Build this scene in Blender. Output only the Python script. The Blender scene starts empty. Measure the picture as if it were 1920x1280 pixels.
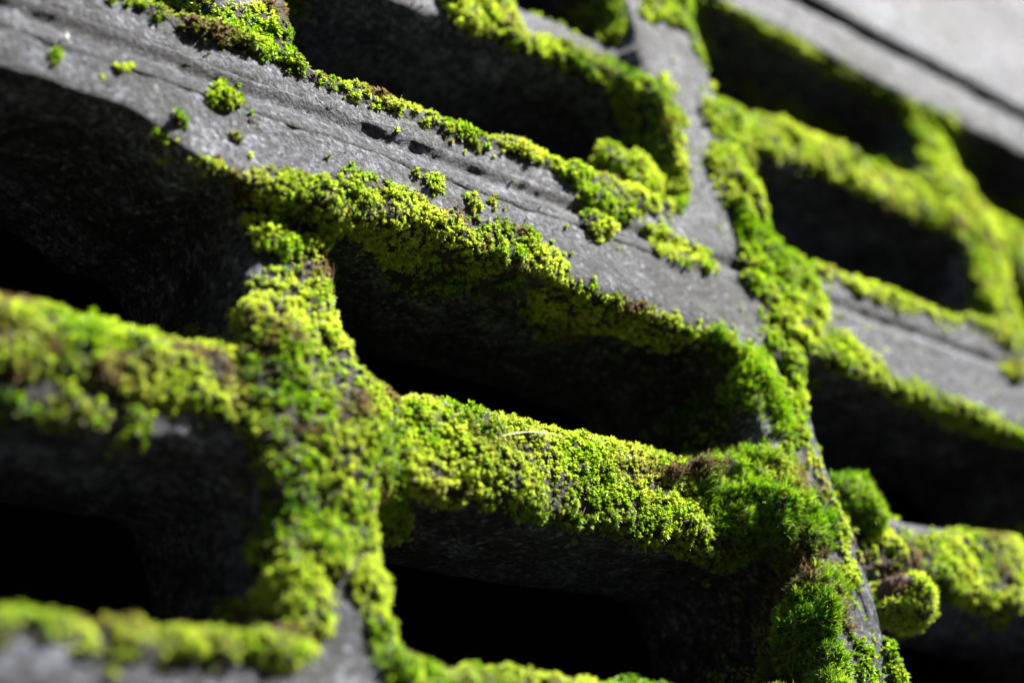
import bpy, math, random
import numpy as np
from mathutils import Matrix, Vector
from mathutils.bvhtree import BVHTree

# ------------------------------------------------------------------ camera, sky, sun, exposure
scene = bpy.context.scene
COL = scene.collection
F_PX = 3019.74                                   # focal length in photo pixels (photo 1920 x 1280)
CAM = np.array([-0.42078, -0.28248, -0.31889])   # X along the wall, Y into the wall, Z up (metres)
RIGHT = np.array([0.76255, -0.61883, -0.18857])
DOWN = np.array([0.21745, 0.51971, -0.82621])
FWD = np.array([0.60929, 0.58902, 0.53087])
cam_data = bpy.data.cameras.new('camera')
cam = bpy.data.objects.new('camera', cam_data)
COL.objects.link(cam)
cam.matrix_world = Matrix(((RIGHT[0], -DOWN[0], -FWD[0], CAM[0]),
                           (RIGHT[1], -DOWN[1], -FWD[1], CAM[1]),
                           (RIGHT[2], -DOWN[2], -FWD[2], CAM[2]), (0, 0, 0, 1)))
cam_data.sensor_width = 36.0
cam_data.sensor_fit = 'HORIZONTAL'
cam_data.lens = 36.0 * F_PX / 1920.0
cam_data.clip_start = 0.02
cam_data.clip_end = 500.0
cam_data.dof.use_dof = True
cam_data.dof.focus_distance = 0.490
cam_data.dof.aperture_fstop = cam_data.lens / 11.5    # 11.5 mm wide pupil
cam_data.dof.aperture_blades = 8
scene.camera = cam

SUN_DIR = np.array([0.50, -0.54, 0.70]); SUN_DIR /= np.linalg.norm(SUN_DIR)   # towards the sun
elev = math.asin(SUN_DIR[2]); azim = math.atan2(SUN_DIR[0], SUN_DIR[1])
world = bpy.data.worlds.new('World'); scene.world = world; world.use_nodes = True
nt = world.node_tree
sky = nt.nodes.new('ShaderNodeTexSky'); sky.sky_type = 'NISHITA'; sky.sun_disc = False
sky.sun_elevation = elev; sky.sun_rotation = azim
bg = nt.nodes['Background']; bg.inputs['Strength'].default_value = 0.06
nt.links.new(sky.outputs['Color'], bg.inputs['Color'])
sl = bpy.data.lights.new('sun', 'SUN'); sl.energy = 5.0; sl.angle = math.radians(0.5); sl.color = (1.0, 0.96, 0.90)
so = bpy.data.objects.new('sun', sl); COL.objects.link(so)
so.rotation_euler = Vector(SUN_DIR).to_track_quat('Z', 'Y').to_euler()
so.location = Vector(SUN_DIR) * 4
vs = scene.view_settings
vs.view_transform = 'Standard'; vs.look = 'None'; vs.exposure = 1.85; vs.gamma = 1.0; vs.use_curve_mapping = False
scene.render.engine = 'CYCLES'
scene.cycles.use_denoising = True
scene.cycles.max_bounces = 8

rng = np.random.default_rng(7)
MM = 0.001

# ------------------------------------------------------------------ numpy helpers
def smooth(t):
    t = np.clip(t, 0, 1); return t * t * (3 - 2 * t)

def vnoise(P, scale, seed=0):
    """value noise in -1..1, P (n,3), scale = cell size"""
    p = P / scale
    i = np.floor(p).astype(np.int64); f = p - i; f = f * f * (3 - 2 * f)
    out = np.zeros(len(P))
    for c in range(8):
        o = np.array([c & 1, (c >> 1) & 1, (c >> 2) & 1])
        q = i + o
        h = (q[:, 0] * 374761393 + q[:, 1] * 668265263 + q[:, 2] * 2147483647 + seed * 974634777) & 0xFFFFFFFF
        h = ((h ^ (h >> 13)) * 1274126177) & 0xFFFFFFFF
        h = ((h ^ (h >> 16)) * 2246822519) & 0xFFFFFFFF
        v = ((h ^ (h >> 15)) & 0xFFFFFF) / float(0xFFFFFF) * 2 - 1
        w = np.ones(len(P))
        for a in range(3):
            w = w * (f[:, a] if o[a] else 1 - f[:, a])
        out += w * v
    return out

def fbm(P, scale, seed=0, octv=3):
    s = np.zeros(len(P)); a = 1.0; t = 0
    for k in range(octv):
        s += a * vnoise(P, scale, seed + 17 * k); t += a; a *= 0.5; scale *= 0.5
    return s / t

def project(P):
    d = P - CAM
    z = d @ FWD
    return 960 + F_PX * (d @ RIGHT) / z, 640 + F_PX * (d @ DOWN) / z, z

def pixel_ray(u, v):
    d = RIGHT * ((u - 960) / F_PX) + DOWN * ((v - 640) / F_PX) + FWD
    return d / np.linalg.norm(d)

def smin(a, b, k):
    h = np.clip(0.5 + 0.5 * (b - a) / k, 0, 1)
    return b * (1 - h) + a * h - k * h * (1 - h)
def smax(a, b, k):
    return -smin(-a, -b, k)
def box2(a, b, ha, hb, r):
    qa = np.abs(a) - ha + r; qb = np.abs(b) - hb + r
    return np.minimum(np.maximum(qa, qb), 0) + np.hypot(np.maximum(qa, 0), np.maximum(qb, 0)) - r
def box3(a, b, c, ha, hb, hc, r):
    qa = np.abs(a) - ha + r; qb = np.abs(b) - hb + r; qc = np.abs(c) - hc + r
    return np.minimum(np.maximum(qa, np.maximum(qb, qc)), 0) + np.sqrt(np.maximum(qa, 0) ** 2 + np.maximum(qb, 0) ** 2 + np.maximum(qc, 0) ** 2) - r

def surface_nets(fn, lo, hi, h):
    n = np.ceil((np.array(hi) - np.array(lo)) / h).astype(int) + 1
    ax = [lo[a] + h * np.arange(n[a]) for a in range(3)]
    X, Y, Z = np.meshgrid(*ax, indexing='ij')
    D = fn(X, Y, Z)
    S = D < 0
    nc = n - 1
    cnt = np.zeros(nc); acc = np.zeros(tuple(nc) + (3,))
    corner = [(i, j, k) for i in (0, 1) for j in (0, 1) for k in (0, 1)]
    def sub(A, o): return A[o[0]:o[0] + nc[0], o[1]:o[1] + nc[1], o[2]:o[2] + nc[2]]
    for c in corner:
        for a in range(3):
            if c[a] == 0:
                e = list(c); e[a] = 1; e = tuple(e)
                d0, d1 = sub(D, c), sub(D, e)
                m = (d0 < 0) != (d1 < 0)
                t = np.where(m, d0 / np.where(m, d0 - d1, 1), 0)
                for b in range(3):
                    acc[..., b] += np.where(m, (t if b == a else c[b]), 0)
                cnt += m
    act = cnt > 0
    idx = -np.ones(tuple(nc), int); idx[act] = np.arange(act.sum())
    base = np.argwhere(act)
    V = np.array(lo) + h * (base + acc[act] / cnt[act][:, None])
    Q = []
    for a in range(3):
        b, c = (a + 1) % 3, (a + 2) % 3
        s0 = [slice(None)] * 3; s1 = [slice(None)] * 3
        s0[a] = slice(0, n[a] - 1); s1[a] = slice(1, n[a])
        m = S[tuple(s0)] != S[tuple(s1)]
        P = np.argwhere(m)
        ok = (P[:, b] > 0) & (P[:, b] < nc[b]) & (P[:, c] > 0) & (P[:, c] < nc[c])
        P = P[ok]
        inside = S[tuple(P.T)]
        def cell(db, dc):
            q = P.copy(); q[:, b] -= db; q[:, c] -= dc
            return idx[tuple(q.T)]
        quad = np.stack([cell(1, 1), cell(0, 1), cell(0, 0), cell(1, 0)], 1)
        quad[~inside] = quad[~inside][:, ::-1]
        Q.append(quad)
    return V, np.concatenate(Q)

def vert_normals(V, Q):
    N = np.zeros_like(V)
    n = np.cross(V[Q[:, 2]] - V[Q[:, 0]], V[Q[:, 3]] - V[Q[:, 1]])
    for k in range(4): np.add.at(N, Q[:, k], n)
    return N / (np.linalg.norm(N, axis=1)[:, None] + 1e-12)

def make_mesh(name, V, F, mat, smooth_shade=True, normals=None, colors=None):
    """F: (n,k) array of faces with k verts each"""
    me = bpy.data.meshes.new(name)
    k = F.shape[1]
    me.vertices.add(len(V)); me.vertices.foreach_set('co', np.ascontiguousarray(V, dtype=np.float32).ravel())
    me.loops.add(F.size); me.loops.foreach_set('vertex_index', np.ascontiguousarray(F, dtype=np.int32).ravel())
    me.polygons.add(len(F)); me.polygons.foreach_set('loop_start', np.arange(0, F.size, k, dtype=np.int32))
    me.polygons.foreach_set('use_smooth', np.full(len(F), smooth_shade))
    me.update(calc_edges=True)
    if colors is not None:
        at = me.color_attributes.new('Col', 'FLOAT_COLOR', 'POINT')
        c = np.ones((len(V), 4), np.float32); c[:, :3] = colors
        at.data.foreach_set('color', c.ravel())
    if normals is not None:
        me.normals_split_custom_set_from_vertices(np.ascontiguousarray(normals, dtype=np.float32))
    me.materials.append(mat)
    return me

def link(name, me, parent=None, **props):
    o = bpy.data.objects.new(name, me); COL.objects.link(o)
    if parent is not None: o.parent = parent
    for k, v in props.items(): o[k] = v
    return o

def take(V, Q, fm, N=None):
    f = Q[fm]; u, inv = np.unique(f, return_inverse=True)
    return V[u], inv.reshape(f.shape), (None if N is None else N[u])

# ------------------------------------------------------------------ materials
def new_mat(name):
    m = bpy.data.materials.new(name); m.use_nodes = True
    t = m.node_tree; b = t.nodes['Principled BSDF']
    return m, t, b
def nnoise(t, vec, scale, detail=4, rough=0.6):
    n = t.nodes.new('ShaderNodeTexNoise'); n.inputs['Scale'].default_value = scale
    n.inputs['Detail'].default_value = detail; n.inputs['Roughness'].default_value = rough
    t.links.new(vec, n.inputs['Vector']); return n.outputs['Fac']
def ramp(t, fac, stops):
    r = t.nodes.new('ShaderNodeValToRGB'); e = r.color_ramp.elements
    while len(e) < len(stops): e.new(0.5)
    for el, (p, c) in zip(e, stops): el.position = p; el.color = (c[0], c[1], c[2], 1)
    t.links.new(fac, r.inputs['Fac']); return r.outputs['Color']
def mixc(t, fac, a, b, mode='MIX'):
    m = t.nodes.new('ShaderNodeMix'); m.data_type = 'RGBA'; m.blend_type = mode
    for sock, val in ((m.inputs[0], fac), (m.inputs[6], a), (m.inputs[7], b)):
        if isinstance(val, (int, float)): sock.default_value = val
        elif isinstance(val, tuple): sock.default_value = (*val, 1)
        else: t.links.new(val, sock)
    return m.outputs[2]

def concrete(name, dark, light, stain=0.75, seed=0.0, film_scale=21):
    m, t, b = new_mat(name)
    tc = t.nodes.new('ShaderNodeTexCoord')
    mp = t.nodes.new('ShaderNodeMapping'); mp.inputs['Location'].default_value = (seed, seed * 0.7, -seed)
    t.links.new(tc.outputs['Object'], mp.inputs['Vector']); v = mp.outputs['Vector']
    base = ramp(t, nnoise(t, v, 60, 8, 0.75), [(0.34, dark), (0.64, light)])
    # pale mineral bloom and dark weathering films
    bloom = ramp(t, nnoise(t, v, 90, 5, 0.7), [(0.50, (0, 0, 0)), (0.68, (1, 1, 1))])
    base = mixc(t, bloom, base, tuple(min(1, c * 1.7) for c in light))
    sm = t.nodes.new('ShaderNodeMapping'); sm.inputs['Scale'].default_value = (0.45, 1.0, 1.5); t.links.new(v, sm.inputs['Vector'])
    film = ramp(t, nnoise(t, sm.outputs[0], film_scale, 8, 0.72), [(0.45, (0, 0, 0)), (0.60, (1, 1, 1))])
    fm = t.nodes.new('ShaderNodeMath'); fm.operation = 'MULTIPLY'; fm.inputs[1].default_value = stain
    t.links.new(film, fm.inputs[0])
    base = mixc(t, fm.outputs[0], base, tuple(c * 0.34 for c in dark))
    tan = ramp(t, nnoise(t, v, 55, 4, 0.6), [(0.62, (0, 0, 0)), (0.75, (0.35, 0.35, 0.35))])
    base = mixc(t, tan, base, (0.21, 0.175, 0.12))
    alg = ramp(t, nnoise(t, v, 16, 6, 0.7), [(0.52, (0, 0, 0)), (0.70, (0.55, 0.55, 0.55))])
    base = mixc(t, alg, base, (0.050, 0.058, 0.026))
    # sand grains
    wob = t.nodes.new('ShaderNodeVectorMath'); wob.operation = 'ADD'
    wn = t.nodes.new('ShaderNodeTexNoise'); wn.inputs['Scale'].default_value = 900; t.links.new(v, wn.inputs['Vector'])
    ws = t.nodes.new('ShaderNodeVectorMath'); ws.operation = 'SCALE'; ws.inputs['Scale'].default_value = 0.0008
    t.links.new(wn.outputs['Color'], ws.inputs[0]); t.links.new(v, wob.inputs[0]); t.links.new(ws.outputs[0], wob.inputs[1])
    vo = t.nodes.new('ShaderNodeTexVoronoi'); vo.inputs['Scale'].default_value = 720
    t.links.new(wob.outputs[0], vo.inputs['Vector'])
    gr = t.nodes.new('ShaderNodeSeparateColor'); t.links.new(vo.outputs['Color'], gr.inputs[0])
    grain = ramp(t, gr.outputs[0], [(0.0, (0.25, 0.25, 0.26)), (0.5, (0.8, 0.8, 0.82)), (0.85, (1.3, 1.3, 1.3)), (1.0, (2.0, 2.0, 2.0))])
    base = mixc(t, 1.0, base, grain, 'MULTIPLY')
    mott = ramp(t, nnoise(t, v, 480, 3, 0.8), [(0.33, (0.40, 0.40, 0.41)), (0.52, (0.95, 0.95, 0.96)), (0.68, (1.75, 1.75, 1.75))])
    base = mixc(t, 1.0, base, mott, 'MULTIPLY')
    fleck = ramp(t, gr.outputs[1], [(0.95, (0, 0, 0)), (1.0, (0.7, 0.7, 0.7))])
    base = mixc(t, fleck, base, tuple(min(0.7, c * 2.2) for c in light))
    t.links.new(base, b.inputs['Base Color'])
    b.inputs['Roughness'].default_value = 0.62
    b.inputs['Specular IOR Level'].default_value = 0.30
    hsum = t.nodes.new('ShaderNodeMath'); hsum.operation = 'MULTIPLY_ADD'
    t.links.new(gr.outputs[0], hsum.inputs[0]); hsum.inputs[1].default_value = 0.55
    t.links.new(nnoise(t, v, 800, 4, 0.75), hsum.inputs[2])
    b1 = t.nodes.new('ShaderNodeBump'); b1.inputs['Strength'].default_value = 1.0; b1.inputs['Distance'].default_value = 0.0017
    t.links.new(hsum.outputs[0], b1.inputs['Height'])
    b2 = t.nodes.new('ShaderNodeBump'); b2.inputs['Strength'].default_value = 0.5; b2.inputs['Distance'].default_value = 0.0016
    t.links.new(nnoise(t, v, 210, 5, 0.7), b2.inputs['Height']); t.links.new(b1.outputs[0], b2.inputs['Normal'])
    t.links.new(b2.outputs[0], b.inputs['Normal'])
    return m

M_BLOCK = concrete('weathered_concrete', (0.030, 0.0325, 0.039), (0.120, 0.127, 0.151))
M_PLAIN = concrete('pale_concrete', (0.085, 0.088, 0.104), (0.14, 0.146, 0.170), 0.85, 3.1, 8)  # paler than the blocks: partly cleaner concrete, partly sheen put into the colour
M_MORTAR = concrete('mortar', (0.029, 0.0315, 0.0375), (0.106, 0.112, 0.132), 0.5, 5.7)
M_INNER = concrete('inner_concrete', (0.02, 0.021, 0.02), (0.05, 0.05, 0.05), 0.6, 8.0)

def leaf_mat(name, trans, rough=0.45, spec=0.35):
    m, t, b = new_mat(name)
    at = t.nodes.new('ShaderNodeVertexColor'); at.layer_name = 'Col'
    t.links.new(at.outputs['Color'], b.inputs['Base Color'])
    b.inputs['Roughness'].default_value = rough; b.inputs['Specular IOR Level'].default_value = spec
    tr = t.nodes.new('ShaderNodeBsdfTranslucent')
    hs = t.nodes.new('ShaderNodeHueSaturation'); hs.inputs['Saturation'].default_value = 1.1; hs.inputs['Value'].default_value = 1.25
    t.links.new(at.outputs['Color'], hs.inputs['Color']); t.links.new(hs.outputs[0], tr.inputs['Color'])
    mx = t.nodes.new('ShaderNodeMixShader'); mx.inputs[0].default_value = trans
    t.links.new(b.outputs[0], mx.inputs[1]); t.links.new(tr.outputs[0], mx.inputs[2])
    t.links.new(mx.outputs[0], t.nodes['Material Output'].inputs['Surface'])
    return m
M_LEAF = leaf_mat('moss_leaf', 0.45)
M_HAIRLEAF = leaf_mat('narrow_moss_leaf', 0.42, 0.38, 0.4)

def soil_mat():
    m, t, b = new_mat('moss_humus')
    tc = t.nodes.new('ShaderNodeTexCoord'); v = tc.outputs['Object']
    c = ramp(t, nnoise(t, v, 420, 4, 0.7), [(0.3, (0.007, 0.006, 0.005)), (0.55, (0.022, 0.018, 0.015)), (0.78, (0.055, 0.045, 0.042))])
    t.links.new(c, b.inputs['Base Color']); b.inputs['Roughness'].default_value = 0.85
    bp = t.nodes.new('ShaderNodeBump'); bp.inputs['Strength'].default_value = 1.0; bp.inputs['Distance'].default_value = 0.002
    t.links.new(nnoise(t, v, 700, 3, 0.7), bp.inputs['Height']); t.links.new(bp.outputs[0], b.inputs['Normal'])
    return m
M_SOIL = soil_mat()
def ground_mat():
    m, t, b = new_mat('dark_soil_ground')
    tc = t.nodes.new('ShaderNodeTexCoord'); v = tc.outputs['Object']
    c = ramp(t, nnoise(t, v, 6, 8, 0.7), [(0.3, (0.012, 0.010, 0.008)), (0.7, (0.035, 0.030, 0.022))])
    t.links.new(c, b.inputs['Base Color']); b.inputs['Roughness'].default_value = 0.9
    bp = t.nodes.new('ShaderNodeBump'); bp.inputs['Distance'].default_value = 0.02
    t.links.new(nnoise(t, v, 25, 6, 0.7), bp.inputs['Height']); t.links.new(bp.outputs[0], b.inputs['Normal'])
    return m
M_GROUND = ground_mat()
def plain_mat(name, c, rough=0.6, trans=0.0):
    m, t, b = new_mat(name)
    tc = t.nodes.new('ShaderNodeTexCoord')
    col = ramp(t, nnoise(t, tc.outputs['Object'], 300, 3), [(0.3, tuple(x * 0.75 for x in c)), (0.7, c)])
    t.links.new(col, b.inputs['Base Color']); b.inputs['Roughness'].default_value = rough
    return m
M_FIBRE = plain_mat('dry_fibre', (0.62, 0.60, 0.52), 0.35)
M_BARK = plain_mat('dry_brown_litter', (0.055, 0.026, 0.021), 0.7)
M_GRITD = plain_mat('dull_grit', (0.20, 0.185, 0.17), 0.7)
M_STEM = plain_mat('dead_moss_stem', (0.16, 0.105, 0.095), 0.5)
M_GRIT = plain_mat('quartz_grit', (0.55, 0.54, 0.52), 0.3)

# ------------------------------------------------------------------ the setting
GZ = -0.600
def box_mesh(name, x0, x1, y0, y1, z0, z1, mat):
    V = np.array([(x, y, z) for x in (x0, x1) for y in (y0, y1) for z in (z0, z1)], float)
    Q = np.array([(0, 1, 3, 2), (4, 6, 7, 5), (0, 4, 5, 1), (2, 3, 7, 6), (0, 2, 6, 4), (1, 5, 7, 3)])
    return make_mesh(name, V, Q, mat, False)
g = np.linspace(-1, 1, 61); g = np.sign(g) * np.abs(g) ** 3 * 200
GX, GY = np.meshgrid(g, g, indexing='ij')
GP = np.stack([GX.ravel(), GY.ravel(), np.full(GX.size, GZ)], 1)
far = np.clip((np.hypot(GP[:, 0], GP[:, 1]) - 1.5) / 20, 0, 1)
GP[:, 2] += far * fbm(GP, 9.0, 3) * 0.25 - 0.004
rr = np.hypot(GP[:, 0] + 0.2, GP[:, 1])                     # ground raised into an added, unseen bank that blocks low sky light
GP[:, 2] += 2.0 * smooth((rr - 0.85) / 2.1) * smooth((0.35 - GP[:, 1]) / 0.6)
ii = np.arange(60)[:, None] * 61 + np.arange(60)[None, :]
GF = np.stack([ii, ii + 61, ii + 62, ii + 1], -1).reshape(-1, 4)
link('ground', make_mesh('ground', GP, GF, M_GROUND), kind='structure')
# unseen closed box added behind the pierced wall to keep light out
link('light_block_wall', box_mesh('light_block_wall', -0.86, 2.6, 1.62, 1.70, GZ, 0.62, M_INNER), kind='structure')
link('light_block_slab', box_mesh('light_block_slab', -0.94, 2.68, 0.082, 1.70, 0.625, 0.70, M_INNER), kind='structure')
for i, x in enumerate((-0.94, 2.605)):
    link('light_block_end', box_mesh('light_block_end', x, x + 0.075, 0.082, 1.70, GZ, 0.622, M_INNER), kind='structure')
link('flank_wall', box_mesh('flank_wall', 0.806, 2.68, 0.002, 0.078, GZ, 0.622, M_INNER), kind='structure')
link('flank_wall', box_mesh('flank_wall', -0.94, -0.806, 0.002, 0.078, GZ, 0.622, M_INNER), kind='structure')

# ------------------------------------------------------------------ pierced concrete blocks
DEPTH = 76.0     # mm
VOX = 1.7
def block_sdf(zt, zb, lip, slat_z, sill, cx, worn, jl=15):
    """block from cx-195..cx+195, zb..zt (mm); returns the distance function of the cast block"""
    def fn(X, Y, Z):
        P = np.stack([X, np.zeros_like(X), np.zeros_like(X)], -1).reshape(-1, 3)[: , :]
        xs = X[:, 0, 0]
        xp = np.stack([xs, np.zeros_like(xs), np.zeros_like(xs)], 1)
        lipx = lip + 3.0 * fbm(xp, 34, 3 + int(cx) % 7, 3)
        if worn: lipx = lipx + 12.0 * smooth((-228 - xs) / 26.0)
        sillx = sill + 1.8 * fbm(xp, 28, 9, 3)
        L = lipx[:, None, None] + (10 / 60) * Y
        Sx = sillx[:, None, None] + 0.10 * Y
        d = box3(X - cx, Y - DEPTH / 2, Z - (zt + zb) / 2, 195, DEPTH / 2, (zt - zb) / 2, 2.6)
        hole = None
        for s in (-1, 1):
            mid = (L + Sx) / 2; hh = (L - Sx) / 2
            x0 = cx - 195 + jl if s < 0 else cx + 13
            x1 = cx - 13 if s < 0 else cx + 180
            o = box2(X - (x0 + x1) / 2, Z - mid, (x1 - x0) / 2, hh, 13)
            hole = o if hole is None else np.minimum(hole, o)
        # splayed mouth: the opening widens a little at the face
        hole = hole - 2.0 * np.clip(1 - Y / 6.0, 0, 1.6) ** 2
        d = smax(d, -hole, 3.4)
        rec = smax(box2(X - cx, Z - (L + Sx) / 2, 40, (L - Sx) / 2 - 0.5, 4), Y - 9, 2.0)
        d = smax(d, -rec, 3.0)
        web = box2(X - cx, Y - 42, 13, 33, 7)
        web = np.maximum(web, np.abs(Z - (zt + zb) / 2) - (zt - zb) / 2 + 6)
        d = smin(d, web, 6.0)
        zc = slat_z + 0.13 * (Y - 10)
        th = 17.6 - 0.04 * (Y - 10)
        slat = smax(np.abs(Z - zc + 0.9 * np.sin(X / 23.0)) - th, np.abs(Y - 40.5) - 30.5, 12.0)
        slat = np.maximum(slat, np.abs(X - cx) - 186)
        d = smin(d, slat, 15.0)
        return d
    return fn

wall = bpy.data.objects.new('pierced_block_wall', None); COL.objects.link(wall)
wall.location = (0, 0, GZ)
wall['label'] = 'grey concrete pierced block wall with rows of dark slotted openings'
wall['category'] = 'wall'
WINV = Matrix.Translation((0, 0, -GZ))
def wpart(name, me, parent, loc=None):
    o = bpy.data.objects.new(name, me); COL.objects.link(o)
    o.parent = parent
    if loc is not None: o.location = loc
    return o

CM_V, CM_Q, CM_N = [], [], []            # everything moss can sit on
def collect(V, Q, N):
    off = sum(len(a) for a in CM_V)
    CM_V.append(V); CM_Q.append(Q + off); CM_N.append(N)

def build_block(cx, zt, zb, lip, slat_z, sill, worn, seed, jl):
    fn = block_sdf(zt, zb, lip, slat_z, sill, cx, worn, jl)
    V, Q = surface_nets(fn, (cx - 199, -4, zb - 4), (cx + 199, DEPTH + 4, zt + 4), VOX)
    N = vert_normals(V, Q)
    V = V + N * (1.2 * fbm(V, 26, seed, 3) + 0.6 * fbm(V, 7, seed + 5, 2) + 0.28 * vnoise(V, 2.6, seed + 6))[:, None]
    # chipped and pitted arrises
    pit = np.clip(vnoise(V, 11, seed + 9) - 0.55, 0, 1) * 3.0
    V = V - N * pit[:, None]
    N = vert_normals(V, Q)
    C = V[Q].mean(1)
    h0 = abs(C[:, 0] - cx)
    webm = (h0 < 20) & (C[:, 2] > sill - 1) & (C[:, 2] < lip + 4) & (C[:, 1] < 74)
    slm = (h0 >= 20) & (h0 < 182) & (np.abs(C[:, 2] - (slat_z + 0.13 * (C[:, 1] - 10))) < 20) & (C[:, 1] > 7)
    slL = slm & (C[:, 0] < cx); slR = slm & (C[:, 0] > cx)
    pieces = []
    for nm, fmask in (('frame', ~(webm | slm)), ('web', webm), ('slat', slL), ('slat', slR)):
        v, q, n = take(V, Q, fmask, N)
        pieces.append((nm, make_mesh('block_' + nm, v * MM, q, M_BLOCK, True, n)))
    return V, Q, N, pieces

def place_block(pieces, dx=0.0, dz=0.0):
    e = bpy.data.objects.new('breeze_block', None); COL.objects.link(e)
    e.parent = wall; e.location = (dx * MM, 0, dz * MM - GZ)
    for nm, me in pieces: wpart(nm, me, e)
    return e

UP = dict(zt=195, zb=5, lip=163, slat_z=98, sill=22)
LO = dict(zt=-5, zb=-188, lip=-34, slat_z=-100, sill=-173)
blocks = {}
for key, cx, spec, worn, seed, jl in (('lo_l', -200, LO, True, 11, 15), ('lo_r', 200, LO, False, 23, 8), ('up_l', -200, UP, False, 37, 15), ('up_r', 200, UP, False, 51, 17)):
    V, Q, N, pc = build_block(cx, worn=worn, seed=seed, jl=jl, **spec)
    blocks[key] = (V, Q, N, pc)
    place_block(pc); collect(V * MM, Q, N)
# the course below (only its head shows), then bare neighbours of the same cast
for key, dx, dz, show in (('up_l', 0, -393, 1), ('up_r', 0, -393, 1), ('lo_l', -800, 0, 0), ('up_l', -800, 0, 0), ('lo_r', 400, 0, 0), ('up_r', 400, 0, 0),
                          ('lo_r', -800, 0, 0) , ('up_l', -800, -393, 0), ('up_r', 400, -393, 0), ('up_r', -800, 0, 0), ('up_r', -800, -393, 0)):
    if key.endswith('_l') and dx == -800: continue
    place_block(blocks[key][3], dx, dz)
    if show: collect((blocks[key][0] + np.array([dx, 0, dz])) * MM, blocks[key][1], blocks[key][2])

def plain_block(cx, zt, zb, seed):
    def fn(X, Y, Z): return box3(X - cx, Y - DEPTH / 2, Z - (zt + zb) / 2, 195, DEPTH / 2, (zt - zb) / 2, 3.0)
    V, Q = surface_nets(fn, (cx - 200, -5, zb - 5), (cx + 200, DEPTH + 5, zt + 5), 4.0)
    N = vert_normals(V, Q)
    V = V + N * (1.3 * fbm(V, 40, seed, 3) - 2.5 * np.clip(vnoise(V, 18, seed + 3) - 0.6, 0, 1))[:, None]
    N = vert_normals(V, Q)
    return V, Q, N
for zt, zb in ((395, 205), (595, 405), (-398, -598)):
    for j, cx in enumerate((-600, -200, 200, 600)):
        if j == 0 or (zt == 395):
            V, Q, N = plain_block(cx, zt, zb, int(abs(zt)) + j)
            me = make_mesh('plain_block', V * MM, Q, M_PLAIN if zt > 0 else M_BLOCK, True, N); base_cx = cx
        o = wpart('plain_block', me, wall, ((cx - base_cx) * MM, 0, -GZ))

# mortar joints: recessed strips struck between the blocks
def joint(a0, a1, pos, vertical, prof, seed, keep):
    """strip from a0..a1 (mm) centred on pos; prof(t) is the recess in mm for t in -1..1 (downwards / left)"""
    nu, nv = int((a1 - a0) / 1.5) + 1, 19
    u = np.linspace(a0, a1, nu); t = np.linspace(-1, 1, nv)
    Ug, Tg = np.meshgrid(u, t, indexing='ij')
    w = 8.6
    P = np.stack([Ug, np.zeros_like(Ug), Tg * w], -1).reshape(-1, 3)
    rec = prof(P[:, 2] / w + 0.10 * fbm(P + seed, 30, seed + 4, 2), P[:, 0]) + 0.4 * fbm(P + seed, 16, seed, 3) + 0.3 * fbm(P + seed, 5, seed + 2, 2)
    along, across = P[:, 0], P[:, 2]
    if vertical: V = np.stack([pos + across, rec, along], 1)
    else: V = np.stack([along, rec, pos + across], 1)
    ii = np.arange(nu - 1)[:, None] * nv + np.arange(nv - 1)[None, :]
    Q = np.stack([ii, ii + nv, ii + nv + 1, ii + 1], -1).reshape(-1, 4)
    if vertical: Q = Q[:, ::-1]
    # body behind the face
    n0 = len(V); bk = V.copy(); bk[:, 1] = 50 
    edge = np.concatenate([np.arange(nv), np.arange(1, nu) * nv + nv - 1, (nu - 1) * nv + np.arange(nv - 1)[::-1], np.arange(1, nu - 1)[::-1] * nv])
    sides = np.stack([edge, np.roll(edge, -1), np.roll(edge, -1) + n0, edge + n0], 1)
    if vertical: sides = sides[:, ::-1]
    Vall = np.concatenate([V, bk]); Qall = np.concatenate([Q, sides])
    N = vert_normals(V, Q)
    if N[:, 1].mean() > 0: N = -N; Qall = Qall[:, ::-1]; Q = Q[:, ::-1]
    wpart('mortar_joint', make_mesh('mortar_joint', Vall * MM, Qall, M_MORTAR, True), wall, (0, 0, -GZ))
    if keep: collect(V * MM, Q, N)
bed = lambda t, a: 2.7 * np.exp(-((t - 0.20) / 0.34) ** 2) - 0.30 + 0.35 * np.exp(-((t + 0.45) / 0.12) ** 2) + 1.9 * smooth((np.abs(t) - 0.70) / 0.30)
head = lambda t, a: 0.1 + 0.8 * np.exp(-((t - 0.42) / 0.16) ** 2) + 0.5 * np.exp(-((t + 0.4) / 0.18) ** 2) + 1.8 * smooth((np.abs(t) - 0.74) / 0.26)
deep = lambda t, a: 6.0 - 2.0 * t * t
for zc, pf, kp in ((0, bed, 1), (200, deep, 0), (-193, bed, 1), (-393, bed, 0), (400, deep, 0)):
    for x0, x1 in ((-800, -400), (-400, 0), (0, 400), (400, 800)):
        joint(x0, x1, zc, False, pf, int(abs(zc)) + int(x1) % 13, kp and x0 >= -400 and x1 <= 400)
for z0, z1, kp in ((6, 194, 1), (-187, -6, 1), (206, 394, 0), (-387, -199, 0), (-600, -399, 0), (406, 598, 0)):
    for xc in (-400, 0, 400):
        joint(z0, z1, xc, True, head, int(abs(z0)) + abs(xc), kp and xc == 0)

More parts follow.
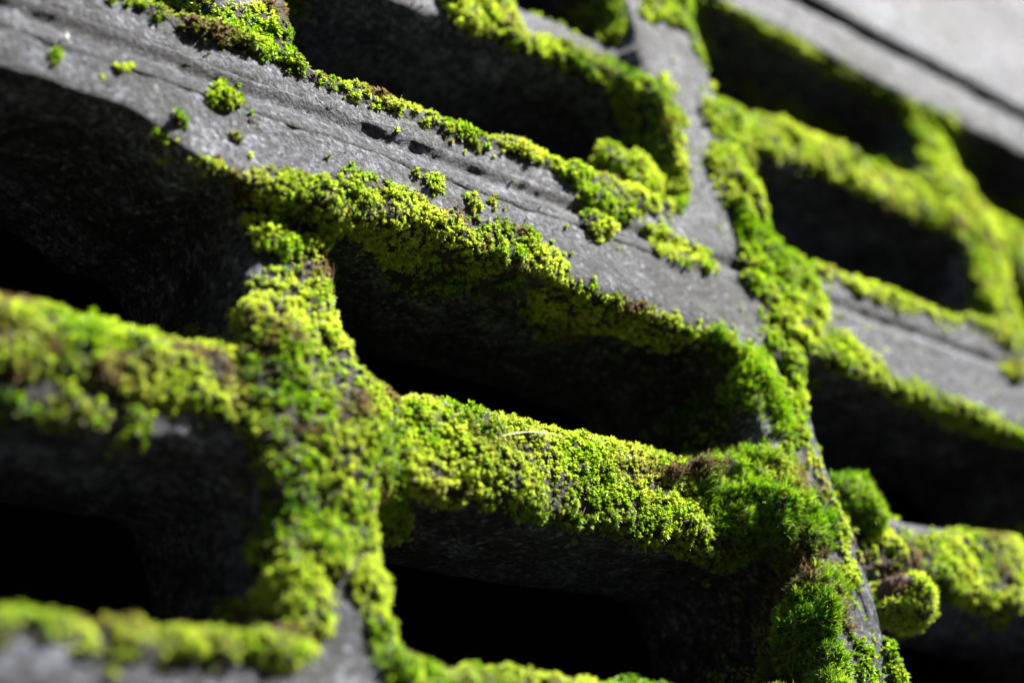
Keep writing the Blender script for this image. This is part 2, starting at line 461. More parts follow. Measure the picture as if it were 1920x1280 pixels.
# ------------------------------------------------------------------ surface for the moss, and which of it the photo shows
SV = np.concatenate(CM_V); SQ = np.concatenate(CM_Q); SN = np.concatenate(CM_N)
bvh = BVHTree.FromPolygons(SV.tolist(), SQ.tolist())
su, sv_, sz = project(SV)
near = (su > -260) & (su < 2180) & (sv_ > -260) & (sv_ < 1540) & (SV[:, 1] < 0.074)
hidden = np.full(len(SV), 9.0)
camv = Vector(CAM)
for i in np.nonzero(near)[0]:
    d = Vector(SV[i]) - camv; L = d.length
    hit = bvh.ray_cast(camv, d / L, L)
    hidden[i] = 0.0 if hit[3] is None else max(0.0, L - hit[3])

def poly_sd(u, v, poly):
    """signed distance in px, positive inside"""
    p = np.array(poly, float); n = len(p)
    d = np.full(len(u), 1e18); ins = np.zeros(len(u), bool)
    for i in range(n):
        a, b = p[i], p[(i + 1) % n]
        e = b - a; wx, wy = u - a[0], v - a[1]
        t = np.clip((wx * e[0] + wy * e[1]) / (e @ e + 1e-9), 0, 1)
        d = np.minimum(d, (wx - e[0] * t) ** 2 + (wy - e[1] * t) ** 2)
        c = (a[1] > v) != (b[1] > v)
        if e[1] != 0: ins ^= c & (u < e[0] * (v - a[1]) / e[1] + a[0])
    d = np.sqrt(d)
    return np.where(ins, d, -d)

# ------------------------------------------------------------------ moss shoots
def leaf_template(kind, r):
    """one shoot: leaves round a short stem along +Z, unit = mm. returns verts, tris, per-vert tint (0 base .. 1 tip)"""
    V, F, T = [], [], []
    def leaf(az, tilt, L, W, z0, curl, fold, nseg):
        ca, sa = math.cos(az), math.sin(az)
        rows = []
        ang = tilt; x = 0.05; z = z0
        for s in range(nseg + 1):
            f = s / nseg
            w = W * (math.sin(math.pi * min(1, 0.16 + 0.84 * f)) ** 0.8) if kind == 'rosette' else W * (1 - 0.85 * f)
            if s == nseg: w = 0.0
            rows.append((x, z, w, f))
            x += math.sin(ang) * L / nseg; z += math.cos(ang) * L / nseg
            ang += curl / nseg
        prev = None
        for (x, z, w, f) in rows:
            k = len(V)
            if w < 1e-6:
                V.append((ca * x, sa * x, z)); T.append(f); cur = (k,)
            else:
                up = fold * w
                for sgn, dz in ((-1, up), (0, 0), (1, up)):
                    V.append((ca * x - sa * w * sgn * 0.5 - ca * dz * 0.6, sa * x + ca * w * sgn * 0.5 - sa * dz * 0.6, z + dz)); T.append(f)
                cur = (k, k + 1, k + 2)
            if prev is not None:
                if len(cur) == 3:
                    for a in (0, 1):
                        F.append((prev[a], prev[a + 1], cur[a + 1])); F.append((prev[a], cur[a + 1], cur[a]))
                else:
                    F.append((prev[0], prev[1], cur[0])); F.append((prev[1], prev[2], cur[0]))
            prev = cur
    if kind == 'rosette':
        n = r.integers(9, 13); a0 = r.uniform(0, 6.28)
        for k in range(n):
            f = k / (n - 1)
            leaf(a0 + k * 2.4 + r.normal(0, .15), math.radians(72 - 58 * f + r.normal(0, 7)), 1.75 * (1 - 0.35 * f) * r.uniform(.85, 1.15), 0.74 * r.uniform(.85, 1.15),
                 -0.5 + 0.75 * f, math.radians(r.uniform(5, 30)), 0.32, 2)
    else:
        n = r.integers(13, 17); a0 = r.uniform(0, 6.28)
        for k in range(n):
            f = k / (n - 1)
            leaf(a0 + k * 2.4 + r.normal(0, .25), math.radians(82 - 66 * f + r.normal(0, 10)), 2.7 * (1 - 0.25 * f) * r.uniform(.75, 1.15), 0.40 * r.uniform(.8, 1.2),
                 -1.6 + 2.0 * f, math.radians(r.uniform(-5, 40)), 0.25, 3)
    return np.array(V), np.array(F), np.array(T)
TEMPL = {k: [leaf_template(k, rng) for _ in range(7)] for k in ('rosette', 'narrow')}

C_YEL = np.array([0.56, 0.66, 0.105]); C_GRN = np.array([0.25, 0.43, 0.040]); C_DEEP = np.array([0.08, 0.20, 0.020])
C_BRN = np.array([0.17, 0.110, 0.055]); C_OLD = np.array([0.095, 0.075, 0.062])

def grow(name, P, Nrm, kind, tone, brown, size, parent, seed):
    """leafy shoots at points P along Nrm; one joined mesh of real leaves"""
    r = np.random.default_rng(seed)
    n = len(P)
    if n == 0: return
    ax = Nrm * 0.75 + np.array([0.10, -0.25, 0.42]) + r.normal(0, 0.22, (n, 3))
    ax /= np.linalg.norm(ax, axis=1)[:, None]
    t1 = np.cross(ax, r.normal(0, 1, (n, 3))); t1 /= np.linalg.norm(t1, axis=1)[:, None]
    t2 = np.cross(ax, t1)
    pm = P / MM
    sc = size * np.exp(r.normal(0, 0.24, n)) * (1.05 + 0.40 * vnoise(pm, 8, seed + 8)) * MM
    br = brown + 1.15 * fbm(pm, 15, seed + 1, 2) * (0.5 + brown) + r.normal(0, 0.11, n)
    yl = tone + 0.75 * fbm(pm, 20, seed + 2, 2) + r.normal(0, 0.18, n)
    yl = np.clip(yl, 0, 1)
    col = np.where(yl[:, None] > 0.5, C_GRN + (C_YEL - C_GRN) * ((yl - 0.5) * 2)[:, None], C_DEEP + (C_GRN - C_DEEP) * (yl * 2)[:, None])
    bw = smooth((br - 0.42) / 0.35)[:, None]
    col = col * (1 - bw) + (C_BRN * 0.6 + C_OLD * 0.4) * bw
    tipb = np.clip(br * 0.95, 0, 0.7)
    col *= np.exp(r.normal(0, 0.13, n))[:, None]
    var = r.integers(0, 7, n)
    Vs, Fs, Cs = [], [], []; off = 0
    for k in range(7):
        m = var == k
        if not m.any(): continue
        tv, tf, tt = TEMPL[kind][k]
        A = np.stack([t1[m], t2[m], ax[m]], -1) * sc[m][:, None, None]
        v = np.einsum('nij,vj->nvi', A, tv) + P[m][:, None, :]
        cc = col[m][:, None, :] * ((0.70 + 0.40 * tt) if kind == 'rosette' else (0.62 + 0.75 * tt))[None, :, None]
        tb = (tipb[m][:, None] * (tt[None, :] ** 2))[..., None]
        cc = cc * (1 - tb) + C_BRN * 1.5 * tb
        f = tf[None] + (np.arange(m.sum()) * len(tv))[:, None, None] + off
        Vs.append(v.reshape(-1, 3)); Fs.append(f.reshape(-1, 3)); Cs.append(cc.reshape(-1, 3)); off += v.shape[0] * v.shape[1]
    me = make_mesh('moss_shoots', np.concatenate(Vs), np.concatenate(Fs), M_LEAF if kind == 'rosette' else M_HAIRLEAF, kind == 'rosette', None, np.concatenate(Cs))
    o = link('shoots', me, parent, kind='stuff')
    return o

MM_PX = 1.0
def moss(label, poly, h=2.6, kind='rosette', tone=0.72, brown=0.12, dens=0.36, gap=0.0, size=0.86, ymax=0.030, depth_tol=0.022, name='moss_patch', group=None, jitter=5.0, edge=1.0, ymin=-1.0, holes=(), stray=0.10, stems=0.06):
    seed = 100 + len(label) * 7 + int(abs(poly[0][0]) + abs(poly[0][1]))
    p = np.array(poly, float); mx = 90
    pre = near & (hidden < depth_tol) & (SV[:, 1] < ymax) & (SV[:, 1] > ymin) & (su > p[:, 0].min() - mx) & (su < p[:, 0].max() + mx) & (sv_ > p[:, 1].min() - mx) & (sv_ < p[:, 1].max() + mx)
    ids = np.nonzero(pre)[0]
    if len(ids) == 0: print('MOSS no surface', label); return None
    Vv = SV[ids]; Nn = SN[ids]
    lift = Vv + Nn * (0.75 * h * MM)
    u, v, z = project(lift)
    pmm = Vv / MM
    u = u + jitter * 1.6 * vnoise(pmm, 6, seed) + jitter * vnoise(pmm, 2.6, seed + 1); v = v + jitter * 1.6 * vnoise(pmm, 6, seed + 2) + jitter * vnoise(pmm, 2.6, seed + 3)
    sd = poly_sd(u, v, poly)
    for hp in holes: sd = np.minimum(sd, -poly_sd(u, v, hp))
    sd = sd * z / F_PX / MM                      # mm on the surface
    lump = 0.62 + 0.62 * fbm(pmm, 8, seed + 4, 2) + 0.28 * vnoise(pmm, 3.4, seed + 5) + 0.45 * vnoise(pmm, 21, seed + 7)
    prof = np.sqrt(np.clip(sd / (h * edge + 0.8), 0, 1))
    gp = fbm(pmm, 7.5, seed + 6, 3)
    thin = smooth((gp + 0.55 - gap) / 0.25)      # 0 where the carpet is worn through
    H = np.where(sd > 0, h * prof * np.clip(lump, 0.12, 1.5) * (0.25 + 0.75 * thin), -0.4 + np.clip(sd, -1, 0) * 0.6)
    ok = np.zeros(len(SV), bool); ok[ids[sd > -1.8]] = True
    fm = ok[SQ].all(1)
    if fm.sum() < 2: print('MOSS too small', label, fm.sum()); return None
    full = np.zeros(len(SV)); full[ids] = H
    dfull = np.zeros(len(SV)); dfull[ids] = np.where(sd > 0, np.clip(sd, 0, 1) * 0.5 + 0.5, 0) * (0.10 + 0.90 * thin) * np.clip(0.45 + lump, 0.35, 1.15)
    f = SQ[fm]; used, inv = np.unique(f, return_inverse=True); f = inv.reshape(f.shape)
    BV = SV[used] + SN[used] * (full[used] * MM)[:, None]
    Dv = dfull[used]
    BN = vert_normals(BV, f)
    bl = (BN * SN[used]).sum(1) < 0
    BN[bl] *= -1
    # the thing stands at the middle of its foot on the wall
    base = BV.mean(0)
    e = bpy.data.objects.new(name, None); COL.objects.link(e); e.location = base
    e['label'] = label; e['category'] = 'moss'
    if group: e['group'] = group
    bed = make_mesh('moss_bed', BV - base, f, M_SOIL, True)
    link('humus_bed', bed, e, kind='stuff')
    # scatter
    tri = np.concatenate([f[:, [0, 1, 2]], f[:, [0, 2, 3]]])
    a, b, c = BV[tri[:, 0]], BV[tri[:, 1]], BV[tri[:, 2]]
    area = np.linalg.norm(np.cross(b - a, c - a), axis=1) * 0.5 / MM ** 2
    wgt = area * Dv[tri].mean(1) * dens * (1.25 if kind == 'rosette' else 1.0)
    r = np.random.default_rng(seed + 50)
    n = r.poisson(wgt)
    ti = np.repeat(np.arange(len(tri)), n)
    s, t = r.random(len(ti)), r.random(len(ti)); fl = s + t > 1; s[fl], t[fl] = 1 - s[fl], 1 - t[fl]
    P = a[ti] + (b - a)[ti] * s[:, None] + (c - a)[ti] * t[:, None]
    vn = BN[tri[:, 0]][ti]
    P = P + vn * (r.uniform(-0.1, 0.75, len(ti)) * MM * (1.0 if kind == 'rosette' else 1.8))[:, None]
    # young shoots straying on to the bare surface round the carpet
    if stray > 0:
        ok[:] = False; ok[ids[(sd > -9) & (hidden[ids] < 0.004)]] = True
        sdf = np.full(len(SV), -99.0); sdf[ids] = sd
        g = SQ[ok[SQ].all(1)]
        if len(g):
            A_, B_, D_ = SV[g[:, 0]], SV[g[:, 1]], SV[g[:, 3]]
            ar = np.linalg.norm(np.cross(B_ - A_, D_ - A_), axis=1) / MM ** 2
            sdm = sdf[g].mean(1)
            k = r.poisson(ar * stray * dens * np.where(sdm < -0.4, np.exp(sdm / 3.2), 0) * (vnoise(A_ / MM, 5, seed + 30) > 0.1))
            gi = np.repeat(np.arange(len(g)), k)
            if len(gi):
                Ps = A_[gi] + (B_ - A_)[gi] * r.random(len(gi))[:, None] + (D_ - A_)[gi] * r.random(len(gi))[:, None]
                P = np.concatenate([P, Ps + SN[g[gi, 0]] * 0.2 * MM]); vn = np.concatenate([vn, SN[g[gi, 0]]])
    o = grow(name, P - base, vn, kind, tone, brown, size, e, seed)
    # dead brown stems lying in the carpet
    ns = int(stems * len(ti))
    if ns > 3:
        pk = r.choice(len(ti), ns, replace=False)
        vb = fbm(P[pk] / MM, 13, seed + 21, 2); pk = pk[vb > -0.05]; ns = len(pk)
        nn = vn[pk]; tg = np.cross(nn, r.normal(0, 1, (ns, 3))); tg /= np.linalg.norm(tg, axis=1)[:, None]; bn = np.cross(nn, tg)
        Lm = r.uniform(1.5, 4.5, ns) * MM; bend = r.uniform(-0.7, 0.7, ns)
        tt = np.linspace(-1, 1, 5)
        ctr = P[pk][:, None] + tg[:, None] * (Lm[:, None] * tt)[..., None] + bn[:, None] * (Lm[:, None] * bend[:, None] * (tt ** 2 - .4))[..., None] + nn[:, None] * (0.0008 - 0.0004 * tt ** 2)[None, :, None]
        an = np.arange(3) * 2.094; rad = 0.00013
        ring = ctr[:, :, None] + rad * (nn[:, None, None] * np.cos(an)[None, None, :, None] + bn[:, None, None] * np.sin(an)[None, None, :, None])
        q = np.array([(a_ * 3 + b_, a_ * 3 + (b_ + 1) % 3, a_ * 3 + 3 + (b_ + 1) % 3, a_ * 3 + 3 + b_) for a_ in range(4) for b_ in range(3)])
        fq = (q[None] + (np.arange(ns) * 15)[:, None, None]).reshape(-1, 4)
        link('dead_stems', make_mesh('dead_stems', ring.reshape(-1, 3) - base, fq, M_STEM), e, kind='stuff')
    return e

exec_moss = []
def M(*a, **k):
    e = moss(*a, **k)
    if e is not None: exec_moss.append(e)

# --- carpets on the front edges, rails, slats and webs (outlines found on the photo, laid on the surfaces they grow on)
M('thin patchy moss on the dark web above the bare grey joint band', [(225,0),(570,0),(567,80),(575,125),(645,142),(640,165),(600,152),(540,122),(480,97),(400,72),(330,42),(260,16)], h=2.2, tone=.6, brown=.25, dens=.34, gap=.12, ymax=.035)
M('narrow broken line of moss along the sill of the upper opening', [(636,130),(700,140),(760,178),(800,203),(870,228),(900,243),(960,248),(1000,263),(1048,288),(1062,322),(1020,302),(960,282),(880,262),(820,238),(760,216),(700,186),(640,172)], h=2.6, tone=.85, brown=.2, gap=.05, jitter=4)
M('moss wedge filling the lower corner of the upper opening', [(1045,298),(1100,292),(1180,292),(1235,308),(1275,330),(1282,370),(1268,395),(1240,392),(1200,402),(1160,412),(1152,432),(1115,428),(1098,402),(1092,355)], h=4.5, tone=.72, brown=.1, dens=.4, ymax=.04)
M('bright moss lining the rounded jamb of the upper opening', [(1150,130),(1232,146),(1282,218),(1298,300),(1292,360),(1262,365),(1255,330),(1240,250),(1185,262),(1155,225)], h=3.5, tone=.72, brown=.12, ymax=.035)
M('sunlit moss roll along the front edge of the upper opening jamb', [(1205,128),(1255,148),(1282,215),(1297,290),(1294,370),(1272,398),(1258,330),(1244,260),(1218,190)], h=4, tone=.78, brown=.12, ymax=.007, dens=.42)
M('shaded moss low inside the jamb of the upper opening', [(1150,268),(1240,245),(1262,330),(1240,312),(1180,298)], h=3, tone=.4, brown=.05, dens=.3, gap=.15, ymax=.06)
M('moss fringe hanging under the slat at the top of the upper opening', [(820,-20),(950,-20),(985,42),(1050,68),(1110,92),(1180,122),(1232,160),(1175,205),(1150,165),(1060,122),(980,88),(930,72),(860,55)], h=4.2, tone=.7, brown=.1, ymax=.04)
M('moss on the top edge of the bare grey slat', [(960,-25),(1035,-25),(1075,25),(1112,52),(1095,62),(1010,22)], h=2.4, tone=.85, brown=.15)
M('moss cushion in the upper slot beside the vertical joint', [(1035,12),(1100,0),(1150,-30),(1168,30),(1166,80),(1130,68),(1095,42)], h=4, tone=.7, brown=.05, ymax=.05)
M('moss strip climbing the block edge beyond the vertical joint', [(1200,8),(1250,-25),(1332,-25),(1326,60),(1342,110),(1357,142),(1340,142),(1310,92),(1288,52),(1258,36),(1212,24)], h=3, tone=.8, brown=.1)
M('small moss fleck on the upper vertical joint', [(1232,118),(1250,125),(1268,172),(1254,176),(1238,150)], h=2, tone=.8, jitter=2, name='moss_tuft')
M('long moss carpet over the slat between the two far openings', [(1350,148),(1420,176),(1480,203),(1560,238),(1620,276),(1690,298),(1760,332),(1840,368),(1925,392),(1925,480),(1850,452),(1800,448),(1740,420),(1690,400),(1630,368),(1560,332),(1500,305),(1450,290),(1412,262),(1412,215),(1392,190)], h=3.6, tone=.86, brown=.16, ymax=.045)
M('tall moss column standing along the right side of the vertical joint', [(1330,176),(1390,190),(1416,222),(1412,290),(1437,350),(1442,390),(1462,440),(1502,470),(1542,520),(1562,580),(1552,640),(1522,662),(1517,722),(1500,765),(1488,720),(1470,680),(1448,640),(1433,590),(1440,560),(1393,503),(1400,450),(1370,380),(1345,320),(1333,290),(1350,250),(1328,210)], h=4.0, tone=.78, brown=.06, dens=.4)
M('narrow moss seam running down the vertical joint', [(1480,715),(1517,728),(1512,790),(1534,842),(1556,900),(1594,990),(1612,1095),(1590,1090),(1572,1010),(1540,900),(1505,830),(1484,770)], h=2.6, tone=.82, brown=.15, jitter=4, ymax=.02)
M('thin moss line along the far sill above the bare band', [(1500,462),(1560,497),(1640,528),(1720,558),(1805,594),(1803,612),(1720,582),(1620,548),(1540,518)], h=2.4, tone=.8, brown=.2)
M('bright moss sheet on the far web under the pale coping', [(1672,178),(1785,212),(1808,270),(1850,375),(1762,345),(1725,310),(1695,240)], h=3.2, tone=.82, brown=.05, ymax=.04)
M('broad moss mass on the far web below the slat', [(1795,418),(1860,395),(1930,380),(1935,660),(1880,635),(1830,605),(1795,580),(1805,560),(1815,500),(1795,455)], h=4.5, tone=.8, brown=.2, ymax=.05)
M('thin moss hem under the lip of the pale coping course', [(1335,-8),(1420,30),(1500,76),(1570,125),(1690,186),(1748,300),(1700,238),(1600,170),(1500,108),(1345,24)], h=3.2, tone=.78, brown=.22, ymax=.03)
M('moss carpet spilling over the lip of the main band', [(345,288),(450,318),(520,308),(570,328),(600,318),(680,312),(730,333),(800,363),(830,388),(880,372),(930,408),(980,408),(1042,458),(1065,492),(1082,540),(1050,535),(960,508),(900,528),(850,512),(790,520),(735,520),(700,482),(650,440),(640,456),(600,486),(540,476),(480,456),(450,425),(436,362),(380,324)], h=3.6, tone=.84, brown=.33, dens=.40, gap=.06, ymax=.03)
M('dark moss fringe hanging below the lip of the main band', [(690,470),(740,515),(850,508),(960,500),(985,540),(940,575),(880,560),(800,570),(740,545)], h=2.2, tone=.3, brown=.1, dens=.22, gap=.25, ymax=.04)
M('moss edging the lip of the main band towards the joint', [(1045,462),(1085,528),(1150,542),(1200,568),(1280,598),(1342,618),(1335,655),(1235,668),(1200,648),(1100,625),(1080,642),(1012,642),(978,600),(1000,552),(1060,540)], h=3.2, tone=.68, brown=.15, ymax=.035)
M('row of tiny moss flecks along the worn bare lip', [(272,243),(300,243),(346,268),(352,286),(310,276)], h=2, tone=.85, jitter=2, name='moss_tuft')
M('short moss line where the worn lip meets the carpet', [(352,294),(400,294),(440,320),(430,335),(395,316),(360,312)], h=2.0, tone=.8, jitter=2, name='moss_tuft')
M('brown-topped moss cushion on the jamb of the middle opening', [(1325,618),(1380,612),(1442,678),(1478,740),(1494,805),(1468,808),(1455,772),(1400,768),(1335,745),(1362,700),(1338,660)], h=4.5, kind='narrow', tone=.42, brown=.30, dens=.62, size=.85, ymax=.05)
M('sunlit brownish moss roll along the front edge of the middle opening jamb', [(1375,612),(1442,672),(1486,742),(1512,830),(1478,845),(1450,748),(1415,692),(1362,640)], h=3.5, tone=.7, brown=.3, ymax=.007, dens=.42)
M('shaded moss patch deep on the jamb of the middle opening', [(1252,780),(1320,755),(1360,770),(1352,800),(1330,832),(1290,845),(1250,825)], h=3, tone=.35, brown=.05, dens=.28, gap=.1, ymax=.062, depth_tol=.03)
M('thick moss carpet on the middle slat under the pale fibre', [(735,735),(800,738),(900,752),(1000,763),(1050,778),(1100,793),(1180,826),(1240,846),(1300,862),(1362,928),(1372,950),(1340,972),(1405,1022),(1432,1042),(1400,1064),(1340,1074),(1250,1045),(1150,1008),(1050,988),(960,970),(880,965),(800,948),(745,905)], h=3.4, tone=.85, brown=.17, dens=.42, gap=0.0, ymax=.045, holes=([(1345,965),(1385,962),(1412,1010),(1390,1030)],))
M('moss covering the web between the two left openings', [(430,622),(398,592),(448,560),(448,510),(520,488),(622,478),(640,600),(668,640),(735,720),(775,760),(765,830),(765,940),(772,1010),(788,1080),(800,1190),(812,1300),(735,1300),(702,1190),(692,1130),(655,1075),(640,1130),(622,1190),(560,1232),(500,1185),(430,1135),(480,1092),(500,1045),(448,1052),(438,1020),(490,970),(470,900),(460,800),(442,740)], h=3.6, tone=.70, brown=.18, dens=.38, gap=.08, ymax=.04)
M('moss draped over the slat left of the mossy web', [(-40,522),(80,552),(150,577),(250,603),(370,623),(440,640),(472,740),(440,782),(400,772),(330,752),(200,725),(100,700),(-40,700)], h=3.4, tone=.72, brown=.28, dens=.36, gap=.08, ymax=.045)
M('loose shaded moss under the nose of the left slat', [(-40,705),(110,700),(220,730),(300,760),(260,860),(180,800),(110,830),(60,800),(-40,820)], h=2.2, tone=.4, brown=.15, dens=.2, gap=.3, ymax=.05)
M('moss over the bottom rail below the left opening', [(-40,1082),(130,1094),(330,1123),(420,1128),(500,1138),(580,1180),(605,1232),(545,1248),(480,1225),(300,1232),(200,1226),(140,1195),(-40,1190)], h=4.0, tone=.76, brown=.28, dens=.36, gap=.05, ymax=.04)
M('moss along the bottom rail below the middle opening', [(778,1196),(860,1202),(960,1213),(1100,1243),(1300,1263),(1425,1245),(1440,1310),(790,1310)], h=4.0, tone=.72, brown=.1, dens=.4, ymax=.05)
M('moss on the far slat beside the dry brown cup', [(1730,1000),(1800,985),(1930,985),(1930,1145),(1890,1185),(1850,1175),(1790,1135),(1748,1085)], h=3.6, tone=.78, brown=.2, gap=.1, ymax=.045)
M('moss hem along the far lip below the bare band', [(1528,640),(1572,605),(1622,638),(1682,698),(1762,728),(1832,758),(1930,808),(1930,848),(1850,828),(1750,790),(1680,750),(1620,720),(1555,695)], h=3.4, tone=.82, brown=.14, ymax=.035)
# --- cushions of the narrow-leaved kind at the joint
M('deep green cushion bulging where the middle slat meets the joint', [(1178,842),(1250,846),(1330,820),(1420,818),(1492,820),(1532,860),(1562,930),(1584,990),(1566,1035),(1450,1065),(1400,1042),(1380,990),(1362,930),(1280,872)], h=14, kind='narrow', tone=.36, brown=.30, dens=.62, ymax=.05, name='moss_cushion', edge=.9)
M('spiky green cushion under the slat left of the glossy joint strip', [(1440,1090),(1480,1060),(1550,1038),(1594,1060),(1604,1120),(1594,1180),(1624,1240),(1632,1310),(1415,1310),(1415,1250),(1385,1180),(1428,1120)], h=10, kind='narrow', tone=.38, brown=.26, dens=.66, ymax=.07, name='moss_cushion', edge=.9, depth_tol=.035)
M('brownish lumpy moss where the far slat leaves the joint', [(1612,965),(1680,962),(1742,1000),(1745,1062),(1690,1074),(1635,1066)], h=5, tone=.6, brown=.42, gap=.3, ymax=.05, name='moss_cushion')
M('green moss below the cup-shaped cushion', [(1672,1188),(1722,1215),(1748,1300),(1690,1310),(1680,1250)], h=5, tone=.5, brown=.1, dens=.4, ymax=.05, name='moss_cushion')
M('bright moss strip on the left edge of the glossy joint strip', [(1598,1175),(1642,1208),(1676,1290),(1630,1310),(1612,1235)], h=3.5, tone=.75, brown=.08, ymax=.03)
# --- single tufts on the bare band
for lab, cx, cy, rx, ry, hh in (
    ('largest moss tuft alone on the bare grey band', 428, 176, 31, 22, 3.2), ('round dark-sided moss tuft on the bare band', 340, 213, 14, 14, 3.0),
    ('little moss dot beside a dark pit on the bare band', 208, 152, 10, 8, 2), ('moss tuft with a pale filament on the bare band', 108, 99, 18, 10, 2.4),
    ('flat moss fleck on the joint ridge of the bare band', 236, 126, 13, 8, 1.6), ('tiny moss dot right of the largest tuft', 476, 220, 10, 8, 1.8),
    ('tiny moss dot at the worn lip', 229, 214, 10, 7, 1.8), ('faint moss fleck in the middle of the bare band', 450, 254, 12, 6, 1.5),
    ('moss knob hanging in the joint below the corner wedge', 1132, 402, 27, 32, 5), ('small moss fleck just above the carpet crest', 785, 321, 9, 8, 2),
    ('moss and dirt tuft just above the carpet crest', 820, 343, 20, 14, 2.4), ('dirty moss crumb on the band above the brown carpet', 888, 373, 18, 11, 2.2), ('last moss crumb before the bare lower band', 926, 378, 9, 8, 1.8),
    ('small moss tuft on the far bare band', 1908, 692, 22, 18, 3)):
    k = np.linspace(0, 2 * np.pi, 12, endpoint=False)
    rx *= 1.05; ry *= 1.1
    pl = [(cx + rx * math.cos(t) * (1 + .15 * math.sin(3 * t + cx)), cy + ry * math.sin(t) + 0.3 * rx * math.cos(t)) for t in k]
    M(lab, pl, h=hh, tone=.7, brown=.2, dens=.5, jitter=2.0, name='moss_tuft', ymax=.02, stray=0, stems=0)
M('long low moss pad in the joint left of the vertical joint', [(1208,412),(1240,412),(1300,440),(1345,475),(1350,498),(1310,500),(1250,462),(1212,432)], h=4.5, tone=.62, brown=.08, dens=.42, jitter=3, name='moss_tuft')

# --- two free-standing cushions holding on to the block edge right of the joint
def ball_cushion(label, u, v, y, rad, axis_rot, kind, tone, brown, dens, size, cup, seed):
    d = pixel_ray(u, v); c = CAM + d * ((y - CAM[1]) / d[1])
    nu, nv = 40, 26
    th = np.linspace(0.02, np.pi - 0.02, nv); ph = np.linspace(0, 2 * np.pi, nu, endpoint=False)
    T, Pp = np.meshgrid(th, ph, indexing='ij')
    D = np.stack([np.sin(T) * np.cos(Pp), np.cos(T), np.sin(T) * np.sin(Pp)], -1).reshape(-1, 3)
    Vb = D * np.array(rad) * (1 + 0.20 * np.sin(2 * Pp + seed) * np.sin(T) + 0.12 * np.sin(3 * Pp + 2.0 * seed) * np.sin(T) + 0.15 * np.sin(2 * T + seed)).reshape(-1, 1)
    ca, sa = math.cos(axis_rot), math.sin(axis_rot)
    Vb = np.stack([Vb[:, 0] * ca - Vb[:, 2] * sa, Vb[:, 1], Vb[:, 0] * sa + Vb[:, 2] * ca], 1)
    Vb = Vb * (1 + 0.42 * fbm(Vb, 11, seed, 2) + 0.06 * vnoise(Vb, 3, seed + 1))[:, None]
    ii = np.arange(nv - 1)[:, None] * nu + np.arange(nu)[None]; jj = np.arange(nv - 1)[:, None] * nu + (np.arange(nu)[None] + 1) % nu
    Q = np.stack([ii, ii + nu, jj + nu, jj], -1).reshape(-1, 4)
    hol = np.zeros(len(Vb))
    if cup is not None:
        cd = np.array(cup, float); cd /= np.linalg.norm(cd)
        hol = smooth(((D @ cd) + 0.10 * vnoise(Vb, 4, seed + 3) - 0.58) / 0.22)
        Vb = Vb - cd * (hol * 5.5)[:, None] + D * (0.9 * fbm(Vb * np.array([1, 1, 3.0]), 4, seed + 4, 3) * hol)[:, None]
    N = vert_normals(Vb, Q)
    if (N * D).sum(1).mean() < 0: N = -N; Q = Q[:, ::-1]
    e = bpy.data.objects.new('moss_cushion', None); COL.objects.link(e); e.location = c
    e['label'] = label; e['category'] = 'moss'
    hm = hol[Q].mean(1) > 0.5
    a, b, _ = take(Vb * MM, Q, ~hm); link('humus_bed', make_mesh('cushion_bed', a, b, M_SOIL), e)
    if hm.any():
        a, b, _ = take(Vb * MM, Q, hm); link('hollow', make_mesh('cushion_hollow', a, b, M_BARK), e)
    A_, B_, D_ = Vb[Q[:, 0]], Vb[Q[:, 1]], Vb[Q[:, 3]]
    ar = np.linalg.norm(np.cross(B_ - A_, D_ - A_), axis=1)
    r = np.random.default_rng(seed)
    gi = np.repeat(np.arange(len(Q)), r.poisson(ar * dens * (1 - hol[Q].mean(1))))
    P = A_[gi] + (B_ - A_)[gi] * r.random(len(gi))[:, None] + (D_ - A_)[gi] * r.random(len(gi))[:, None]
    nn = N[Q[gi, 0]]
    grow('cushion', (P + nn * r.uniform(0, 1.2, len(gi))[:, None]) * MM, nn, kind, tone, brown, size, e, seed)
    if cup is not None:
        gi = np.repeat(np.arange(len(Q)), r.poisson(ar * 0.22 * hol[Q].mean(1)))
        grow('cushion', (A_[gi] + (B_ - A_)[gi] * 0.5) * MM, N[Q[gi, 0]], 'narrow', 0.3, 0.95, 0.6, e, seed + 1)
ball_cushion('round rim-lit cushion right of the vertical joint', 1590, 937, 0.008, (11.0, 6.5, 10.5), 0.25, 'narrow', .58, .15, .6, .85, None, 411)
ball_cushion('cup-shaped cushion with a bare brown hollow', 1682, 1128, 0.003, (11.0, 9.0, 9.0), -0.5, 'narrow', .55, .2, .6, .7, (-0.80, -0.52, 0.02), 423)
ball_cushion('broad bright moss pillow filling the sill corner of the upper opening', 1185, 352, 0.013, (19.0, 10.0, 8.5), -0.12, 'rosette', .68, .1, .5, .9, None, 437)

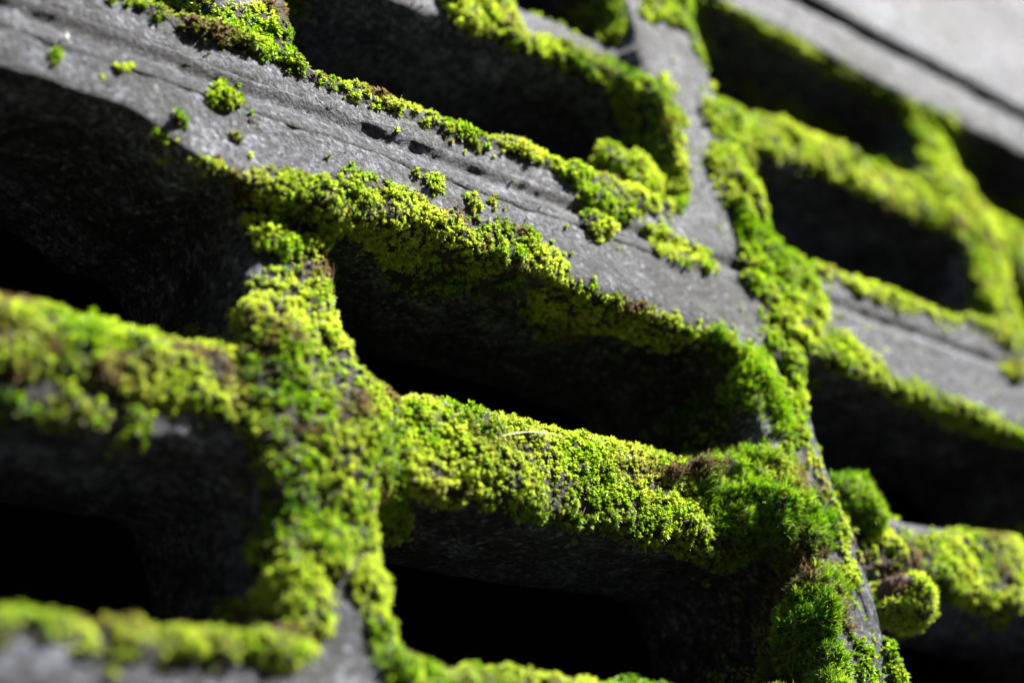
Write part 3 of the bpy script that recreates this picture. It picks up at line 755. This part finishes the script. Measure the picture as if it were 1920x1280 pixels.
# ------------------------------------------------------------------ small things: fibres, litter, grit
def surface_at(u, v):
    d = pixel_ray(u, v); hit = bvh.ray_cast(camv, Vector(d), 5.0)
    return np.array(hit[0]), np.array(hit[1])
def strand(name, pts, rad, mat, label, cat, lift=0.004):
    P = np.array([surface_at(u, v)[0] for u, v in pts])
    P = P + np.array([0, -1, 0.3]) * lift
    t = np.linspace(0, 1, 24); k = np.linspace(0, 1, len(P))
    P = np.stack([np.interp(t, k, P[:, a]) for a in range(3)], 1)
    for _ in range(3): P[1:-1] = (P[:-2] + 2 * P[1:-1] + P[2:]) / 4
    T = np.gradient(P, axis=0); T /= np.linalg.norm(T, axis=1)[:, None]
    s = np.cross(T, [0.3, 1, 0.2]); s /= np.linalg.norm(s, axis=1)[:, None]; w = np.cross(T, s)
    a = np.arange(6) * np.pi / 3
    rr = rad * (1 - 0.6 * np.abs(np.linspace(-1, 1, 24)) ** 3)
    V = P[:, None] + rr[:, None, None] * (s[:, None] * np.cos(a)[None, :, None] + w[:, None] * np.sin(a)[None, :, None])
    ii = np.arange(23)[:, None] * 6 + np.arange(6)[None]; jj = np.arange(23)[:, None] * 6 + (np.arange(6)[None] + 1) % 6
    Q = np.stack([ii, jj, jj + 6, ii + 6], -1).reshape(-1, 4)
    base = P.mean(0)
    return link(name, make_mesh(name, V.reshape(-1, 3) - base, Q, mat), None, label=label, category=cat).__setattr__('location', Vector(base))
strand('dry_fibre', [(922, 842), (950, 836), (982, 834), (1012, 837), (1040, 845)], 0.00015, M_FIBRE, 'thin pale dry fibre lying across the thick moss on the slat', 'fibre', 0.0052)
strand('pale_filament', [(117, 92), (119, 84), (120, 74)], 0.0004, M_FIBRE, 'short pale filament standing on the bare grey band', 'filament', 0.002)

# loose crumbs of mortar and grit lying on the carpets and caught on the bare band
r = np.random.default_rng(99)
ids = np.nonzero(near & (hidden < 0.003) & (SV[:, 1] < 0.012) & (su > -30) & (su < 1950) & (sv_ > -30) & (sv_ < 1310))[0]
cl = fbm(SV[ids] / MM, 14, 71, 3)
pw = np.exp(cl * 5); pw /= pw.sum()
pk = r.choice(ids, 900, replace=False, p=pw)
octv = np.array([(1, 0, 0), (-1, 0, 0), (0, 1, 0), (0, -1, 0), (0, 0, 1), (0, 0, -1)], float)
octf = np.array([(0, 2, 4), (2, 1, 4), (1, 3, 4), (3, 0, 4), (2, 0, 5), (1, 2, 5), (3, 1, 5), (0, 3, 5)])
siz = np.exp(r.normal(math.log(0.22), 0.45, len(pk))) * MM
gv = octv[None] * r.uniform(0.6, 1.3, (len(pk), 6, 3)) + r.normal(0, 0.25, (len(pk), 6, 3))
gv = SV[pk][:, None] + SN[pk][:, None] * (siz * 0.3)[:, None, None] + gv * siz[:, None, None]
gf = (octf[None] + (np.arange(len(pk)) * 6)[:, None, None]).reshape(-1, 3)
o = link('grit', make_mesh('grit', gv.reshape(-1, 3), gf, M_GRITD, False), None, kind='stuff', label='fine grit and mortar crumbs clinging to the bare grey band')
